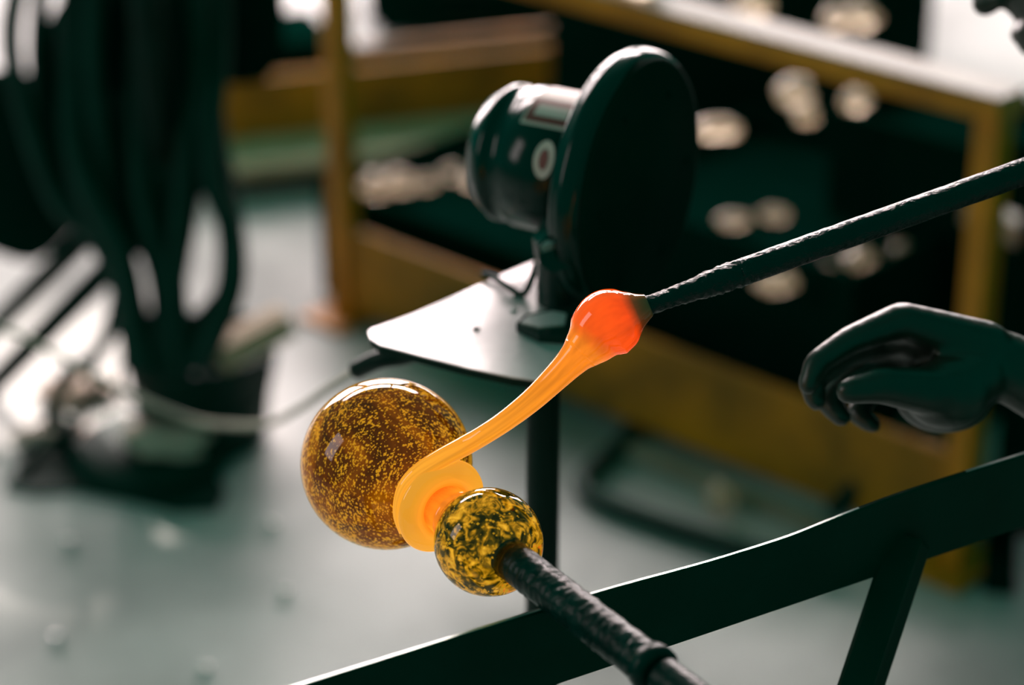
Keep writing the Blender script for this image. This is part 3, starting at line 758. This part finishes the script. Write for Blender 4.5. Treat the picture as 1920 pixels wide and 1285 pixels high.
# ================================================================== PERSON at the right
def capsule_mesh(segs, balls, voxel, smooth_it=6):
    """one continuous skin: tapered limbs and pads fused together"""
    mb = MB()
    for p, q, r0, r1 in segs:
        p, q = Vector(p), Vector(q); n = 5
        mb.add(tube_vf([p.lerp(q, i / n) for i in range(n + 1)], [r0 + (r1 - r0) * i / n for i in range(n + 1)], 16))
        for c, r in ((p, r0), (q, r1)): mb.add(lump_vf(c, r, amp=0, sub=2))
    for c, r, sq, rot in balls:
        v, f = lump_vf((0, 0, 0), r, amp=0, sub=3, squash=sq)
        mb.add(([Vector(c) + (rot @ x if rot is not None else x) for x in v], f))
    me = bpy.data.meshes.new('tmp'); me.from_pydata(mb.v, [], mb.f)
    o = bpy.data.objects.new('tmp', me); COL.objects.link(o)
    md = o.modifiers.new('r', 'REMESH'); md.mode = 'VOXEL'; md.voxel_size = voxel; md.use_smooth_shade = True
    ms = o.modifiers.new('s', 'SMOOTH'); ms.iterations = smooth_it; ms.factor = .5
    dg = bpy.context.evaluated_depsgraph_get(); ev = o.evaluated_get(dg); m2 = ev.to_mesh()
    v = [x.co.copy() for x in m2.vertices]; f = [tuple(x.vertices) for x in m2.polygons]
    ev.to_mesh_clear(); bpy.data.objects.remove(o); bpy.data.meshes.remove(me)
    return v, f
segs, balls = [], []
def chain(pts_, rr):
    for i in range(len(pts_) - 1): segs.append((pts_[i], pts_[i + 1], rr[i], rr[i + 1]))
# near hand
W_ = at(1895, 690, 1.70)
kn_ = [at(1690, 600, 1.675), at(1682, 630, 1.70), at(1692, 662, 1.722), at(1712, 695, 1.742)]
chain([kn_[0], at(1592, 640, 1.668), at(1530, 682, 1.662), at(1516, 722, 1.660)], [.0128, .0104, .0092, .0080])
chain([kn_[1], at(1578, 668, 1.692), at(1520, 715, 1.686), at(1530, 752, 1.682)], [.0128, .0106, .0094, .0082])
chain([kn_[2], at(1590, 706, 1.716), at(1548, 750, 1.708), at(1578, 782, 1.700)], [.0122, .0100, .0090, .0080])
chain([kn_[3], at(1630, 738, 1.738), at(1606, 776, 1.730), at(1636, 798, 1.722)], [.0112, .0088, .0080, .0070])
wr = [at(1850, 652, 1.690), at(1850, 668, 1.702), at(1850, 690, 1.712), at(1852, 712, 1.722)]
for a, b in zip(kn_, wr): segs.append((b, a, .019, .0130))
for i in range(3):
    segs.append((kn_[i], kn_[i + 1], .012, .012)); segs.append((kn_[i].lerp(wr[i], .5), kn_[i + 1].lerp(wr[i + 1], .5), .0155, .0155))
chain([at(1835, 705, 1.682), at(1748, 735, 1.660), at(1652, 722, 1.646), at(1590, 733, 1.640)], [.020, .0175, .0132, .0098])
balls.append((at(1775, 738, 1.672), .0255, (1.2, .9, 1.0), None))
balls.append((at(1770, 745, 1.70), .027, (1.3, 1, .95), None))
segs.append((at(1848, 682, 1.700), W_, .026, .025))
EL = Vector((.64, 1.50, .66)); SH = Vector((.68, 1.68, .90)); SH2 = Vector((.68, 2.06, .90))
chain([W_, W_.lerp(EL, .55), EL], [.025, .036, .041]); chain([EL, EL.lerp(SH, .5), SH], [.041, .048, .055])
# head: pitched forward, looking down at the work
NT = at(1822, 12, 1.90)
f_ = (-RIGHT * .90 - UP * .44).normalized(); uh = (-RIGHT * .44 + UP * .90).normalized(); sd_ = uh.cross(f_)
HC = NT - f_ * .118 + uh * .022
hr = Matrix((f_, sd_, uh)).transposed()
def hp_(f, s, u): return HC + f_ * f + sd_ * s + uh * u
balls += [(hp_(-.012, 0, .045), .098, (1.0, .80, .92), hr), (hp_(.028, 0, -.015), .072, (.95, .88, 1.15), hr), (hp_(.050, 0, -.075), .040, (1.0, 1.05, .8), hr),
          (hp_(.078, 0, -.098), .017, (1, 1.1, .9), hr), (hp_(.088, 0, -.058), .016, (.8, 1.7, .55), hr), (hp_(.087, 0, -.070), .014, (.85, 1.6, .6), hr),
          (hp_(.106, 0, -.024), .0125, (1, 1.0, .9), hr), (hp_(.098, .012, -.026), .009, (1, 1, .8), hr), (hp_(.098, -.012, -.026), .009, (1, 1, .8), hr),
          (hp_(.083, 0, .026), .018, (.6, 2.4, .5), hr)]
segs.append((hp_(.088, 0, .018), hp_(.105, 0, -.020), .008, .0105))
for s in (-1, 1):
    balls.append((hp_(-.012, s * .078, -.005), .026, (.8, .28, 1.25), hr)); balls.append((hp_(.055, s * .045, -.02), .022, (1, .8, .8), hr))
NB = (SH + SH2) / 2 + Vector((-.03, 0, .03)); HIP = Vector((1.08, 1.87, .56))
chain([hp_(-.03, 0, -.06), hp_(-.045, 0, -.11), NB], [.055, .054, .062])
CH = NB.lerp(HIP, .35)
for off in (-.10, 0, .10):
    segs.append((NB + Vector((.05, off, -.02)), HIP + Vector((0, off * .8, 0)), .10, .11))
segs.append((SH, SH2, .06, .06))
# far arm hangs to the thigh
EL2 = Vector((.80, 2.14, .66)); W2 = Vector((.66, 2.06, .58))
chain([SH2, EL2], [.055, .042]); chain([EL2, W2], [.041, .026])
hd = (W2 - EL2).normalized(); pk = W2 + hd * .08
segs.append((W2, pk, .026, .028)); 
for k in range(4):
    o_ = Vector((.004 * k, (k - 1.5) * .021, -.004 * k)); L_ = (.075, .082, .076, .06)[k]
    b0_ = pk + o_; b1_ = b0_ + hd * L_ * .45 + Vector((0, 0, -.006)); b2_ = b1_ + hd * L_ * .3 + Vector((.004, 0, -.016)); b3_ = b2_ + Vector((.006, 0, -.020))
    chain([b0_, b1_, b2_, b3_], [.011, .0095, .0085, .0075])
chain([W2 + Vector((0, -.02, .0)), W2 + hd * .04 + Vector((0, -.045, -.01)), W2 + hd * .075 + Vector((0, -.05, -.02))], [.013, .011, .009])
# legs, seated
legs = []
for s in (-1, 1):
    h_ = HIP + Vector((0, s * .10, -.02)); k_ = Vector((.66, 1.87 + s * .13, .50)); an = Vector((.72, 1.87 + s * .13, .09)); to = Vector((.56, 1.87 + s * .15, .035))
    legs += [(h_, k_, .085, .062), (k_, an, .058, .042), (an + Vector((.02, 0, -.04)), to, .042, .034)]
segs += legs
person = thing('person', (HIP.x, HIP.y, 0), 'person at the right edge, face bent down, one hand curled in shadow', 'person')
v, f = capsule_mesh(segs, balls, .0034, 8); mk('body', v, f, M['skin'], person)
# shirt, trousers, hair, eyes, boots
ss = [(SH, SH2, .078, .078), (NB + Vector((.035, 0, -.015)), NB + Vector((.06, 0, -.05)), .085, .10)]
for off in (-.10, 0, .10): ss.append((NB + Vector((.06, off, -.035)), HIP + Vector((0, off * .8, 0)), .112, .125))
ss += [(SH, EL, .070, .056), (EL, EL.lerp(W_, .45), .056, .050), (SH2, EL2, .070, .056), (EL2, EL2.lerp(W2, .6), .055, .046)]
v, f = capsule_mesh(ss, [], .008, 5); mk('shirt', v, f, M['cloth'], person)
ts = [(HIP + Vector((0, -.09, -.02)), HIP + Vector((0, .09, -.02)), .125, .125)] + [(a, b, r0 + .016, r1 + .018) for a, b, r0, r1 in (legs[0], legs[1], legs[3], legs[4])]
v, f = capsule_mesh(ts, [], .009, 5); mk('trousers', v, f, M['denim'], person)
for lg in (legs[2], legs[5]):
    v, f = capsule_mesh([(lg[0], lg[1], .050, .042)], [], .007, 4)
    mk('boot', [Vector((x.x, x.y, max(x.z, .001))) for x in v], f, M['rubber'], person)
v, f = capsule_mesh([], [(hp_(-.030, 0, .060), .106, (.98, .84, .90), hr), (hp_(-.065, 0, .0), .075, (.7, 1.0, 1.1), hr)], .006, 3); mk('hair', v, f, M['hair'], person)
for s in (-1, 1):
    v, f = lump_vf(hp_(.078, s * .031, .004), .0125, amp=0); mk('eye', v, f, M['eye'], person)
# plank seat under the person (out of frame)
sx = HIP.x + .02
seat = thing('bench_seat', (sx, 1.87, 0), 'plain wooden plank seat under the seated person', 'seat')
box('plank', (sx, 1.87, .405), (.32, .60, .03), M['wood'], seat)
for s in (-1, 1): box('leg', (sx, 1.87 + s * .25, .195), (.26, .03, .39), M['wood'], seat)
